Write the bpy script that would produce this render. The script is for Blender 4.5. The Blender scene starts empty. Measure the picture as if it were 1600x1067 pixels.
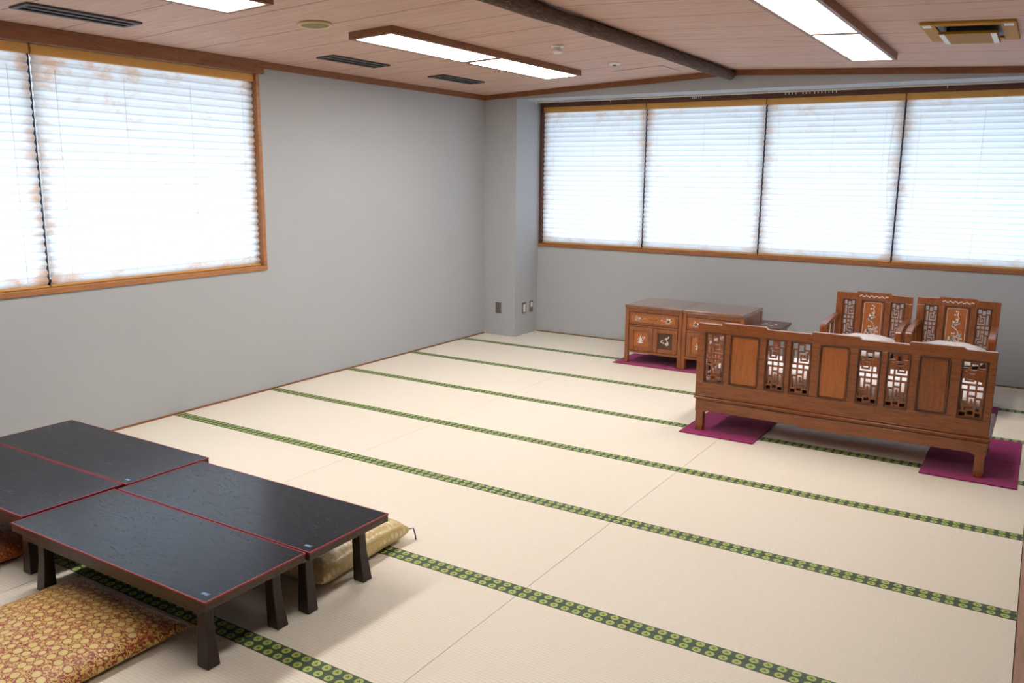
import bpy, bmesh, math, random
from mathutils import Vector, Matrix, Euler
PI = math.pi
SC = bpy.context.scene
COL = SC.collection
rnd = random.Random(7)

# ------------------------------------------------------------------ camera, world, daylight, exposure
cd = bpy.data.cameras.new('camera'); cam = bpy.data.objects.new('camera', cd); COL.objects.link(cam)
F_PX, YAW, PIT, ROL = 1317.14, 0.5591, -0.1926, 0.0102
cd.sensor_width = 36.0; cd.lens = 36.0 * F_PX / 1600.0; cd.clip_start = .05; cd.clip_end = 100
fw = Vector((-math.sin(YAW) * math.cos(PIT), math.cos(YAW) * math.cos(PIT), math.sin(PIT)))
rt = Vector((math.cos(YAW), math.sin(YAW), 0)); up = rt.cross(fw)
r2 = math.cos(ROL) * rt + math.sin(ROL) * up; u2 = -math.sin(ROL) * rt + math.cos(ROL) * up
mw = Matrix((r2, u2, -fw)).transposed().to_4x4(); mw.translation = Vector((5.087, -1.8896, 1.6807))
cam.matrix_world = mw
SC.camera = cam
SC.view_settings.view_transform = 'Standard'; SC.view_settings.look = 'None'
SC.view_settings.exposure = 0.07; SC.view_settings.gamma = 1.0; SC.view_settings.use_curve_mapping = False

wd = bpy.data.worlds.new('sky'); SC.world = wd; wd.use_nodes = True
wn = wd.node_tree.nodes; wl = wd.node_tree.links
bg = wn['Background']
geo = wn.new('ShaderNodeNewGeometry'); sep = wn.new('ShaderNodeSeparateXYZ'); wl.new(geo.outputs['Incoming'], sep.inputs[0])
ramp = wn.new('ShaderNodeValToRGB'); mr = wn.new('ShaderNodeMapRange')
mr.inputs['From Min'].default_value = 1; mr.inputs['From Max'].default_value = -1
wl.new(sep.outputs['Z'], mr.inputs['Value']); wl.new(mr.outputs[0], ramp.inputs[0])
ramp.color_ramp.elements[0].position = .45; ramp.color_ramp.elements[0].color = (.62, .66, .68, 1)
ramp.color_ramp.elements[1].position = .55; ramp.color_ramp.elements[1].color = (.76, .90, 1.0, 1)
wl.new(ramp.outputs[0], bg.inputs[0]); bg.inputs[1].default_value = 1.0

def area_light(name, loc, rot, sx, sy, power, color):
    l = bpy.data.lights.new(name, 'AREA'); l.shape = 'RECTANGLE'; l.size = sx; l.size_y = sy; l.energy = power; l.color = color
    o = bpy.data.objects.new(name, l); COL.objects.link(o); o.location = loc; o.rotation_euler = rot
    return o
DAY = (.57, .78, 1.06)
area_light('daylight_left', (-1.5, 1.0, 1.1), (0, -PI / 2, 0), 2.2, 5.0, 205, DAY)      # overcast daylight outside the left window
area_light('daylight_back', (2.8, 7.6, 1.1), (-PI / 2, 0, 0), 6.0, 2.2, 235, DAY)      # overcast daylight outside the back window
LAMP = 21.0

# ------------------------------------------------------------------ helpers
def lin(c):
    return tuple(((v / 255) / 12.92 if v / 255 <= .04045 else ((v / 255 + .055) / 1.055) ** 2.4) for v in c)
class NT:
    def __init__(s, name):
        s.m = bpy.data.materials.new(name); s.m.use_nodes = True
        s.n = s.m.node_tree.nodes; s.l = s.m.node_tree.links; s.b = s.n['Principled BSDF']
    def node(s, t, **kw):
        q = s.n.new(t)
        for k, v in kw.items():
            if k in ('operation', 'blend_type', 'data_type', 'feature', 'wave_type', 'bands_direction', 'distance', 'rings_direction', 'wave_profile', 'interpolation_type'): setattr(q, k, v)
            else:
                i = q.inputs[int(k[1:])] if k[0] == 'i' and k[1:].isdigit() else q.inputs[k.replace('_', ' ')]
                if hasattr(v, 'is_output') or isinstance(v, bpy.types.NodeSocket): s.l.new(v, i)
                else: i.default_value = v
        return q
    def math(s, op, a, b=0.0, c=0.0):
        return s.node('ShaderNodeMath', operation=op, i0=a, i1=b, i2=c).outputs[0]
    def mix(s, f, a, b, bt='MIX'):
        q = s.node('ShaderNodeMix', data_type='RGBA', blend_type=bt)
        for i, v in ((0, f), (6, a), (7, b)):
            if isinstance(v, bpy.types.NodeSocket): s.l.new(v, q.inputs[i])
            elif i == 0: q.inputs[0].default_value = v
            else: q.inputs[i].default_value = (*v[:3], 1)
        return q.outputs[2]
    def pos(s, kind='Object'):
        if kind == 'World': return s.node('ShaderNodeNewGeometry').outputs['Position']
        return s.node('ShaderNodeTexCoord').outputs[kind]
    def scale(s, v, sc, loc=(0, 0, 0), rot=(0, 0, 0)):
        return s.node('ShaderNodeMapping', i0=v, i1=loc, i2=rot, i3=sc).outputs[0]
    def noise(s, v, sc, det=3, rough=.5, dist=0):
        return s.node('ShaderNodeTexNoise', Vector=v, Scale=sc, Detail=det, Roughness=rough, Distortion=dist).outputs['Fac']
    def ramp(s, f, stops):
        q = s.node('ShaderNodeValToRGB', i0=f); e = q.color_ramp.elements
        while len(e) < len(stops): e.new(.5)
        for x, (p, c) in zip(e, stops):
            x.position = p; x.color = (*c[:3], 1) if not isinstance(c, (int, float)) else (c, c, c, 1)
        return q.outputs[0]
    def smooth(s, v, a, b):
        return s.node('ShaderNodeMapRange', interpolation_type='SMOOTHSTEP', i0=v, i1=a, i2=b, i3=0.0, i4=1.0).outputs[0]
    def set(s, **kw):
        for k, v in kw.items():
            i = s.b.inputs[k.replace('_', ' ')]
            if isinstance(v, bpy.types.NodeSocket): s.l.new(v, i)
            elif isinstance(v, (tuple, list)): i.default_value = (*v[:3], 1)
            else: i.default_value = v
        return s
    def bump(s, h, strength, dist):
        q = s.node('ShaderNodeBump', Strength=strength, Distance=dist, Height=h); s.l.new(q.outputs[0], s.b.inputs['Normal'])

class MB:
    """collects shapes into one mesh"""
    def __init__(s): s.bm = bmesh.new()
    def box(s, x0, x1, y0, y1, z0, z1, rot=None):
        vs = [s.bm.verts.new(p) for p in ((x0, y0, z0), (x1, y0, z0), (x1, y1, z0), (x0, y1, z0), (x0, y0, z1), (x1, y0, z1), (x1, y1, z1), (x0, y1, z1))]
        for f in ((0, 3, 2, 1), (4, 5, 6, 7), (0, 1, 5, 4), (1, 2, 6, 5), (2, 3, 7, 6), (3, 0, 4, 7)): s.bm.faces.new([vs[i] for i in f])
        if rot is not None: bmesh.ops.transform(s.bm, matrix=rot, verts=vs)
        return s
    def hexa(s, lo, hi):
        vs = [s.bm.verts.new(p) for p in list(lo) + list(hi)]
        for f in ((0, 3, 2, 1), (4, 5, 6, 7), (0, 1, 5, 4), (1, 2, 6, 5), (2, 3, 7, 6), (3, 0, 4, 7)): s.bm.faces.new([vs[i] for i in f])
        return s
    def prism(s, pts, axis, a, b):
        """polygon pts (2D) extruded along axis: x -> (y,z), y -> (x,z), z -> (x,y)"""
        def P(p, t):
            return {'x': (t, p[0], p[1]), 'y': (p[0], t, p[1]), 'z': (p[0], p[1], t)}[axis]
        A = [s.bm.verts.new(P(p, a)) for p in pts]; B = [s.bm.verts.new(P(p, b)) for p in pts]
        n = len(pts); s.bm.faces.new(A); s.bm.faces.new(B[::-1])
        for i in range(n): s.bm.faces.new((A[i], B[i], B[(i + 1) % n], A[(i + 1) % n]))
        return s
    def tube(s, path, r, n=8, caps=True):
        path = [Vector(p) for p in path]; rings = []; ref = None
        for i, p in enumerate(path):
            t = (path[min(i + 1, len(path) - 1)] - path[max(i - 1, 0)]).normalized()
            if ref is None: ref = t.orthogonal().normalized()
            ref = (ref - t * ref.dot(t)).normalized(); q = t.cross(ref)
            rr = r[i] if isinstance(r, (list, tuple)) else r
            rings.append([s.bm.verts.new(p + rr * (math.cos(2 * PI * k / n) * ref + math.sin(2 * PI * k / n) * q)) for k in range(n)])
        for A, B in zip(rings, rings[1:]):
            for k in range(n): s.bm.faces.new((A[k], A[(k + 1) % n], B[(k + 1) % n], B[k]))
        if caps: s.bm.faces.new(rings[0][::-1]); s.bm.faces.new(rings[-1])
        return s
    def lathe(s, prof, n=32, c=(0, 0)):
        rings = [[s.bm.verts.new((c[0] + r * math.cos(2 * PI * k / n), c[1] + r * math.sin(2 * PI * k / n), z)) for k in range(n)] for r, z in prof]
        for A, B in zip(rings, rings[1:]):
            for k in range(n): s.bm.faces.new((A[k], A[(k + 1) % n], B[(k + 1) % n], B[k]))
        s.bm.faces.new(rings[0][::-1]); s.bm.faces.new(rings[-1])
        return s
    def build(s, name, mat, parent=None, bevel=0, smooth=False, seg=2, loc=None):
        bmesh.ops.recalc_face_normals(s.bm, faces=s.bm.faces)
        me = bpy.data.meshes.new(name); s.bm.to_mesh(me); s.bm.free()
        o = bpy.data.objects.new(name, me); COL.objects.link(o)
        for m in (mat if isinstance(mat, (list, tuple)) else [mat]): me.materials.append(m)
        if parent: o.parent = parent
        if loc: o.location = loc
        if smooth:
            for p in me.polygons: p.use_smooth = True
        if bevel:
            b = o.modifiers.new('bevel', 'BEVEL'); b.width = bevel; b.segments = seg; b.limit_method = 'ANGLE'; b.angle_limit = .7
            b.use_clamp_overlap = True
        return o
def tag(o, label, cat, group=None):
    o['label'] = label; o['category'] = cat
    if group: o['group'] = group
    return o
def thing(name, label, cat, loc=(0, 0, 0), group=None, rz=0):
    o = bpy.data.objects.new(name, None); COL.objects.link(o); o.location = loc; o.rotation_euler = (0, 0, rz); o.empty_display_size = .05
    return tag(o, label, cat, group)
def struct(o):
    o['kind'] = 'structure'; return o
def copy_tree(o, parent=None):
    c = o.copy(); COL.objects.link(c)
    if parent: c.parent = parent; c.matrix_parent_inverse = o.matrix_parent_inverse.copy()
    for ch in [x for x in COL.objects if x.parent == o]: copy_tree(ch, c)
    return c
def rrect(x0, x1, z0, z1, r, n=5):
    pts = []
    for cx, cz, a in ((x1 - r, z1 - r, 0), (x0 + r, z1 - r, 90), (x0 + r, z0 + r, 180), (x1 - r, z0 + r, 270)):
        for k in range(n + 1):
            t = math.radians(a + 90 * k / n); pts.append((cx + r * math.cos(t), cz + r * math.sin(t)))
    return pts

# ------------------------------------------------------------------ materials
def mat_wall():
    t = NT('grey_vinyl_wallpaper'); p = t.pos('World')
    f = t.noise(p, 260, 2, .6); g = t.noise(p, 2.2, 3)
    c = t.mix(f, lin((166, 169, 173)), lin((193, 197, 202))); c = t.mix(t.math('MULTIPLY', g, .18), c, lin((157, 158, 159)))
    sp = t.smooth(t.noise(p, 17, 2, .5), .765, .79)
    c = t.mix(t.math('MULTIPLY', sp, .6), c, lin((205, 203, 200)))
    t.set(Base_Color=c, Roughness=.85, Specular_IOR_Level=.2); t.bump(f, .35, .002); return t.m
def wood(name, dark, light, scale=(1, 1, 1), rough=.35, coat=0.0, grain=18, amt=1.0, spec=.5):
    t = NT(name); p = t.scale(t.pos('Object'), scale)
    n1 = t.noise(p, grain, 6, .62, 1.2); n2 = t.noise(p, grain * .22, 3, .5, .6)
    f = t.math('ADD', t.math('MULTIPLY', n1, .65), t.math('MULTIPLY', n2, .45))
    c = t.ramp(f, [(.38, dark), (.5, tuple((a + b) / 2 for a, b in zip(dark, light))), (.68, light)])
    t.set(Base_Color=c, Roughness=rough, Coat_Weight=coat, Coat_Roughness=.18, Specular_IOR_Level=spec)
    t.bump(n1, .08 * amt, .002); return t.m
def plain(name, rgb, rough=.5, metal=0.0, spec=.5, bump=0, bs=200):
    t = NT(name); n = t.noise(t.pos('Object'), bs, 2)
    c = t.mix(n, tuple(v * .93 for v in lin(rgb)), tuple(min(1, v * 1.06) for v in lin(rgb)))
    t.set(Base_Color=c, Roughness=rough, Metallic=metal, Specular_IOR_Level=spec)
    if bump: t.bump(n, bump, .002)
    return t.m
def mat_ceiling():
    t = NT('wood_grain_ceiling_board'); p = t.pos('World'); s = t.node('ShaderNodeSeparateXYZ', i0=p)
    q = t.math('DIVIDE', t.math('SUBTRACT', s.outputs[1], 2.93 - .455 * 20), .455)
    fr = t.math('FRACT', q); row = t.math('FLOOR', q)
    d = t.math('MULTIPLY', t.math('MINIMUM', fr, t.math('SUBTRACT', 1.0, fr)), .455)
    line = t.math('SUBTRACT', 1.0, t.smooth(d, .0025, .0055))
    off = t.node('ShaderNodeCombineXYZ', X=t.math('MULTIPLY', row, 3.7), Y=0.0, Z=row)
    pv = t.node('ShaderNodeVectorMath', operation='ADD', i0=p, i1=off.outputs[0]).outputs[0]
    n1 = t.noise(t.scale(pv, (1.6, 26, 8)), 3.2, 6, .6, .5); n2 = t.noise(t.scale(pv, (.4, 4, 1)), 3, 3, .5, 1.5)
    c = t.ramp(t.math('ADD', t.math('MULTIPLY', n1, .7), t.math('MULTIPLY', n2, .3)), [(.33, lin((184, 147, 128))), (.5, lin((204, 169, 152))), (.68, lin((216, 185, 168)))])
    c = t.mix(t.math('MULTIPLY', line, .8), c, lin((96, 62, 48)))
    t.set(Base_Color=c, Roughness=.6, Specular_IOR_Level=.2); t.bump(t.math('SUBTRACT', 1.0, line), .5, .004); return t.m
def mat_tatami():
    t = NT('woven_rush_tatami'); p = t.pos('World'); s = t.node('ShaderNodeSeparateXYZ', i0=p)
    rib = t.math('SINE', t.math('MULTIPLY', s.outputs[1], 2 * PI / .0148))
    rush = t.noise(t.scale(p, (420, 18, 1)), 1, 2, .6); big = t.noise(p, 1.1, 3); str_ = t.noise(t.scale(p, (34, 1.2, 1)), 1, 3)
    c = t.mix(rush, lin((222, 213, 198)), lin((241, 234, 221)))
    c = t.mix(t.math('MULTIPLY', big, .3), c, lin((228, 216, 196)))
    c = t.mix(t.math('MULTIPLY', t.smooth(str_, .55, .8), .25), c, lin((238, 232, 220)))
    gr = t.smooth(rib, .55, 1.0)
    c = t.mix(t.math('MULTIPLY', gr, .16), c, lin((160, 138, 104)))
    t.set(Base_Color=c, Roughness=.62, Specular_IOR_Level=.35)
    h = t.math('ADD', t.math('MULTIPLY', rib, -.5), t.math('MULTIPLY', rush, .5)); t.bump(h, .35, .0012); return t.m
def mat_border():
    t = NT('green_brocade_border'); p = t.pos('World'); s = t.node('ShaderNodeSeparateXYZ', i0=p)
    o = t.node('ShaderNodeSeparateXYZ', i0=t.pos('Object'))
    fx = t.math('SUBTRACT', t.math('FRACT', t.math('DIVIDE', t.math('ADD', s.outputs[0], 10), .0495)), .5)
    dx = t.math('MULTIPLY', fx, .0495); dy = o.outputs[1]
    r = t.math('SQRT', t.math('ADD', t.math('MULTIPLY', dx, dx), t.math('MULTIPLY', dy, dy)))
    ang = t.math('ARCTAN2', dy, dx)
    edge = t.math('ADD', .0165, t.math('MULTIPLY', t.math('SINE', t.math('MULTIPLY', ang, 16)), .0008))
    disc = t.math('SUBTRACT', 1.0, t.smooth(t.math('SUBTRACT', r, edge), -.0006, .0006))
    # three little dots in each flower
    core = None
    for k in range(3):
        a = PI / 2 + k * 2 * PI / 3
        ex = t.math('SUBTRACT', dx, .0038 * math.cos(a)); ey = t.math('SUBTRACT', dy, .0038 * math.sin(a))
        q = t.math('SUBTRACT', 1.0, t.smooth(t.math('SQRT', t.math('ADD', t.math('MULTIPLY', ex, ex), t.math('MULTIPLY', ey, ey))), .0024, .0034))
        core = q if core is None else t.math('MAXIMUM', core, q)
    ring = t.math('SUBTRACT', 1.0, t.smooth(t.math('ABSOLUTE', t.math('SUBTRACT', r, .0088)), .0006, .0012))
    w = t.noise(t.scale(p, (900, 900, 1)), 1, 1)
    base = t.mix(w, lin((46, 66, 48)), lin((74, 94, 70)))
    c = t.mix(disc, base, t.mix(w, lin((152, 168, 80)), lin((184, 197, 108))))
    c = t.mix(t.math('MULTIPLY', ring, .35), c, lin((96, 112, 46))); c = t.mix(core, c, lin((38, 46, 24)))
    t.set(Base_Color=c, Roughness=.6); t.bump(disc, .2, .001); return t.m
def mat_lacquer():
    t = NT('black_lacquered_wood'); p = t.pos('Object')
    q = t.scale(p, (1.5, 7, 7)); d = t.noise(q, 1.6, 4, .55, .8)
    w = t.math('SINE', t.math('MULTIPLY', d, 90)); w2 = t.smooth(t.noise(t.scale(p, (9, 40, 9)), 1.4, 5, .65, 1.5), .42, .62)
    ln = t.math('MULTIPLY', t.smooth(w, .62, 1.0), w2)
    c = t.mix(ln, (.004, .006, .013), (.010, .013, .022))
    t.set(Base_Color=c, Roughness=t.math('ADD', .22, t.math('MULTIPLY', ln, .12)), Specular_IOR_Level=.27, Coat_Weight=.0, Coat_Roughness=.14)
    t.bump(ln, .25, .0006); return t.m
def mat_brocade(name, ground, gold, gold2, red, sc=22.0, redamt=.5, rough=.42, vine=.06):
    t = NT(name); p = t.pos('Object')
    pn = t.scale(p, (1, 1, .6))
    v = t.node('ShaderNodeTexVoronoi', Vector=pn, Scale=sc, Randomness=.32); d = v.outputs['Distance']; cc = t.node('ShaderNodeSeparateColor', i0=v.outputs['Color'])
    disc = t.math('SUBTRACT', 1.0, t.smooth(d, .33, .37))
    ring = t.smooth(t.math('SINE', t.math('MULTIPLY', d, 52)), .1, .7)
    vn = t.node('ShaderNodeTexNoise', Vector=pn, Scale=sc * 3.4, Detail=1.0, Distortion=.9).outputs['Fac']
    vines = t.smooth(t.math('ABSOLUTE', t.math('SUBTRACT', vn, .5)), vine, vine * .55)
    v2 = t.node('ShaderNodeTexVoronoi', Vector=t.scale(pn, (1, 1, 1), (.31, .17, 0)), Scale=sc * .62, Randomness=.75)
    dots = t.math('SUBTRACT', 1.0, t.smooth(v2.outputs['Distance'], .14, .18))
    c = t.mix(vines, ground, gold2)
    c = t.mix(disc, c, t.mix(t.math('MULTIPLY', ring, .45), gold, tuple(a * .55 + b * .45 for a, b in zip(ground, gold))))
    c = t.mix(t.math('MULTIPLY', t.math('SUBTRACT', t.smooth(d, .33, .37), t.smooth(d, .42, .47)), .8), c, ground)
    c = t.mix(t.math('MULTIPLY', dots, redamt), c, red)
    weave = t.noise(t.scale(p, (700, 700, 300)), 1, 1)
    c = t.mix(t.math('MULTIPLY', weave, .16), c, (.02, .015, .01))
    t.set(Base_Color=c, Roughness=rough, Sheen_Weight=.15, Specular_IOR_Level=.5); t.bump(t.math('ADD', disc, t.math('MULTIPLY', vines, .6)), .25, .0015); return t.m
def mat_paper(ax, edge0, edge1, rust, zf, pitch):
    """washi shade: lets daylight through, rust-brown stains of its own along its edges and cords"""
    t = NT('stained_washi_shade'); p = t.pos('World'); s = t.node('ShaderNodeSeparateXYZ', i0=p); a = s.outputs[ax]; z = s.outputs[2]
    v = t.node('ShaderNodeCombineXYZ', X=a, Y=z, Z=0.0).outputs[0]
    fib = t.noise(t.scale(v, (10, 60, 1)), 2.2, 5, .65, 1.0); blot = t.noise(t.scale(v, (7, 12, 1)), 1.0, 5, .65, .4)
    streak = t.noise(t.scale(v, (9, 2.2, 1)), .5, 2, .5)
    near = t.math('MAXIMUM', t.math('SUBTRACT', 1.0, t.smooth(t.math('SUBTRACT', a, edge0), .0, .22)), t.math('SUBTRACT', 1.0, t.smooth(t.math('SUBTRACT', edge1, a), .0, .16)))
    bot = t.math('SUBTRACT', 1.0, t.smooth(z, .98, 1.16)); top = t.smooth(z, 2.18, 2.36)
    m = t.math('ADD', t.math('ADD', t.math('MULTIPLY', near, .17), t.math('MULTIPLY', t.math('MAXIMUM', bot, top), .13)), t.math('MULTIPLY', t.math('SUBTRACT', streak, .5), .42))
    st = t.smooth(t.math('ADD', blot, m), .53, .88)
    fl = t.smooth(fib, .60, .76)
    amt = t.math('MINIMUM', 1.0, t.math('ADD', t.math('MULTIPLY', st, .6 * rust), t.math('MULTIPLY', fl, .30 * rust)))
    c = t.mix(amt, (.90, .90, .885), lin((226, 172, 124)))
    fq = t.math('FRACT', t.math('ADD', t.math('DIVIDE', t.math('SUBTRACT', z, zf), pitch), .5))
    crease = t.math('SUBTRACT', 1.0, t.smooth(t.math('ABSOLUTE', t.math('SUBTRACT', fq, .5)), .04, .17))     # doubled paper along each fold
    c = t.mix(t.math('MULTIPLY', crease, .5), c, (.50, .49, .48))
    dif = t.node('ShaderNodeBsdfDiffuse', Color=c); tr = t.node('ShaderNodeBsdfTranslucent', Color=c)
    mx = t.node('ShaderNodeMixShader', i0=.5, i1=dif.outputs[0], i2=tr.outputs[0])
    t.l.new(mx.outputs[0], t.n['Material Output'].inputs[0]); t.n.remove(t.b); return t.m
def mat_glass():
    t = NT('window_glass'); tr = t.node('ShaderNodeBsdfTransparent'); gl = t.node('ShaderNodeBsdfGlossy', Roughness=.02)
    fr = t.node('ShaderNodeFresnel', IOR=1.45); mx = t.node('ShaderNodeMixShader', i0=fr.outputs[0], i1=tr.outputs[0], i2=gl.outputs[0])
    t.l.new(mx.outputs[0], t.n['Material Output'].inputs[0]); t.n.remove(t.b); return t.m
def mat_lamp(k=1.0):
    t = NT('lit_lamp_diffuser'); t.set(Base_Color=(.9, .9, .9), Emission_Color=(1.0, .957, .895), Emission_Strength=LAMP * k); return t.m
def mat_carpet():
    t = NT('magenta_carpet_tile'); p = t.pos('Object'); n = t.noise(p, 190, 3, .7); g = t.noise(p, 14, 3)
    c = t.mix(n, lin((120, 12, 74)), lin((184, 38, 120))); c = t.mix(t.math('MULTIPLY', g, .25), c, lin((132, 16, 84)))
    t.set(Base_Color=c, Roughness=.95, Specular_IOR_Level=.1, Sheen_Weight=.2); t.bump(n, .9, .004); return t.m
def mat_log():
    t = NT('bark_covered_log'); p = t.pos('Object')
    n = t.noise(t.scale(p, (9, 1.5, 9)), 6, 5, .7, 1.0); f = t.noise(t.scale(p, (60, 7, 60)), 2.2, 4, .7, 1.5); a = t.smooth(f, .56, .66)
    c = t.ramp(n, [(.3, lin((54, 36, 26))), (.55, lin((92, 66, 50))), (.75, lin((122, 94, 74)))]); c = t.mix(t.math('MULTIPLY', a, .7), c, lin((160, 138, 116)))
    t.set(Base_Color=c, Roughness=.8); t.bump(t.math('ADD', n, a), .7, .006); return t.m
def mat_floral():
    t = NT('white_floral_damask'); p = t.pos('Object')
    v = t.node('ShaderNodeTexVoronoi', Vector=p, Scale=24.0, Randomness=.9); d = v.outputs['Distance']; cc = t.node('ShaderNodeSeparateColor', i0=v.outputs['Color'])
    fl = t.math('MULTIPLY', t.math('SUBTRACT', 1.0, t.smooth(d, .16, .24)), t.math('GREATER_THAN', cc.outputs[0], .45))
    col = t.mix(t.math('GREATER_THAN', cc.outputs[1], .5), lin((196, 132, 140)), lin((138, 140, 176)))
    wv = t.smooth(t.noise(p, 46, 3, .6, 1.5), .52, .6)
    c = t.mix(t.math('MULTIPLY', wv, .4), lin((246, 242, 243)), lin((224, 217, 219))); c = t.mix(t.math('MULTIPLY', fl, .6), c, col)
    t.set(Base_Color=c, Roughness=.6, Sheen_Weight=.2); t.bump(wv, .2, .002); return t.m

WALL = mat_wall(); CEIL = mat_ceiling(); TATAMI = mat_tatami(); BORDER = mat_border(); LACQ = mat_lacquer()
TRIMW = wood('brown_trim_wood', lin((112, 66, 40)), lin((150, 98, 62)), (9, 1.2, 9), .45)
TRIMX = wood('brown_trim_wood_lengthwise', lin((112, 66, 40)), lin((150, 98, 62)), (1.2, 9, 9), .45)
FRAMEY = wood('window_frame_wood', lin((146, 94, 54)), lin((186, 130, 84)), (9, 1.2, 9), .4)
FRAMEX = wood('window_frame_wood_lengthwise', lin((128, 76, 42)), lin((166, 108, 66)), (1.2, 9, 9), .4)
DARKFR = wood('dark_brown_frame_wood', lin((60, 32, 20)), lin((100, 58, 38)), (1.2, 9, 9), .5)
ROSE = wood('polished_rosewood', lin((96, 46, 17)), lin((154, 86, 38)), (14, 14, 1.6), .3, .3)
ROSEX = wood('polished_rosewood_rails', lin((94, 45, 17)), lin((152, 85, 37)), (1.6, 14, 14), .3, .3)
ROSEL = wood('pale_rosewood_panel', lin((138, 72, 24)), lin((178, 102, 42)), (10, 10, 1.2), .32, .3)
ROSED = wood('dark_rosewood_panel', lin((58, 30, 20)), lin((88, 50, 34)), (10, 10, 1.2), .35, .2)
TOPW = wood('worn_rosewood_top', lin((98, 58, 34)), lin((138, 90, 58)), (1.6, 10, 10), .10, 1.0)
LEGB = wood('dark_brown_lacquer', lin((30, 18, 14)), lin((52, 34, 26)), (12, 12, 2), .38)
EDGEB = wood('brown_lacquer_edge', lin((46, 30, 22)), lin((74, 52, 40)), (2, 12, 12), .4)
REDL = plain('red_lacquer_line', (142, 44, 52), .4)
PEARL = plain('mother_of_pearl', (226, 218, 208), .25, 0, .7)
BRASS = plain('aged_brass', (158, 126, 70), .35, .9)
STICK = plain('blue_white_sticker', (84, 116, 158), .5); STICKW = plain('pale_print', (150, 176, 206), .5)
HEAD = plain('tan_fabric_headrail', (214, 162, 92), .7, 0, .3, .2, 300)
GLASS = mat_glass(); LAMPM = mat_lamp(); LAMPD = mat_lamp(.5); CARPET = mat_carpet(); LOG = mat_log(); FLORAL = mat_floral()
SASH = plain('dark_aluminium_sash', (30, 38, 66), .5)
WHITEP = plain('white_plastic', (232, 228, 220), .4); CREAMP = plain('cream_plastic', (214, 190, 140), .45)
GRILLE = plain('olive_speaker_cloth', (146, 136, 104), .9, 0, .2, .5, 700)
BLACKM = plain('black_painted_metal', (34, 30, 30), .5); VENTM = plain('dark_vent_metal', (74, 68, 66), .5, .2); GREYM = plain('dull_grey_metal', (112, 106, 102), .45, .3)
ACM = plain('yellowed_plastic', (178, 132, 48), .6, 0, .12); ACD = plain('yellowed_panel', (156, 114, 30), .6, 0, .12); TAPE = plain('pale_tape', (220, 224, 220), .5)
PLATE = plain('grey_steel_plate', (128, 122, 114), .4, .5); CORDW = plain('white_cord', (222, 216, 214), .7)
TASG = plain('gold_thread', (196, 170, 104), .7); TASP = plain('purple_thread', (92, 56, 112), .7); TASW = plain('pale_thread', (186, 170, 150), .7)
SUBF = wood('hall_floor_board', lin((150, 112, 80)), lin((186, 148, 112)), (9, 1.2, 9), .4)
THRES = wood('threshold_board', lin((146, 110, 92)), lin((176, 140, 120)), (9, 1.0, 9), .45)
RAILM = plain('pale_curtain_rail', (214, 204, 186), .4)

# ------------------------------------------------------------------ the room
XR, YB, YF, YP = 5.26, 6.123, -3.7, 5.655          # right wall, back wall, wall behind the camera, pillar / header face
XP = .395; RIDGE = 2.61; ZC0, ZCR = 2.507, 2.622
def zc(x): return ZC0 + (ZCR - ZC0) * (x / RIDGE if x < RIDGE else (2 * RIDGE - x) / RIDGE)
S = [-.874, .006, .8643, 1.7646, 2.6454, 3.5202, 4.4085, 5.2711, YB]
LX = [0.0, 1.655, 3.4205, 5.162]
WY0, WY1, WZ0, WZ1 = -.78, 2.64, .955, 2.415        # left window opening
BX0, BX1, BZ0, BZ1 = .404, 5.175, .94, 2.457        # back window opening

m = MB(); m.box(-.2, XR, S[0], YB + .2, -.2, -.052).box(-.2, XR, YF - .2, S[0], -.2, 0).box(XR, 7.8, YF - .2, YB + .2, -.2, 0)
struct(m.build('floor', SUBF))
m = MB(); m.box(LX[3] + .002, XR, S[0], YB, -.052, 0.002)
struct(m.build('trim_1', THRES))
m = MB(); m.box(-.15, 0, YF, YB, -.05, WZ0).box(-.15, 0, YF, YB, WZ1, 2.75).box(-.15, 0, YF, WY0, WZ0, WZ1).box(-.15, 0, WY1, YB, WZ0, WZ1)
struct(m.build('wall_left', WALL))
m = MB(); m.box(-.15, XR + .15, YB, YB + .15, -.05, BZ0).box(-.15, XR + .15, YB, YB + .15, BZ1, 2.75).box(-.15, BX0, YB, YB + .15, BZ0, BZ1).box(BX1, XR + .15, YB, YB + .15, BZ0, BZ1)
struct(m.build('wall_back', WALL))
struct(MB().box(0, XP, YP, YB, -.05, 2.457).build('wall_pillar', WALL))
struct(MB().box(0, XR, YP, YB, 2.457, 2.75).build('wall_header', WALL))
m = MB(); m.box(XR, XR + .15, 3.7, YB, -.05, 2.75).box(XR, XR + .15, YF, 3.7, 2.25, 2.75)      # wide opening to the hall, beside the viewer
struct(m.build('wall_right', WALL))
m = MB(); m.box(7.6, 7.75, YF, 3.85, -.05, 2.75).box(XR + .15, 7.6, 3.7, 3.85, -.05, 2.75)
struct(m.build('wall_hall', WALL))
struct(MB().box(XR + .15, 7.6, YF, 3.7, 2.5, 2.75).build('ceiling_hall', WALL))
m = MB(); m.box(XR - .004, XR + .154, YF, 3.704, 2.22, 2.25).box(XR - .004, XR + .154, 3.67, 3.704, .003, 2.22)
struct(m.build('door_1', TRIMW))
struct(MB().box(-.15, 7.75, YF - .15, YF, -.05, 2.75).build('wall_front', WALL))
m = MB(); m.prism([(-.15, zc(0) - .0066), (RIDGE, ZCR), (XR + .15, zc(XR + .15)), (XR + .15, 2.8), (-.15, 2.8)], 'y', YF, YP)
struct(m.build('ceiling', CEIL))
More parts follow.
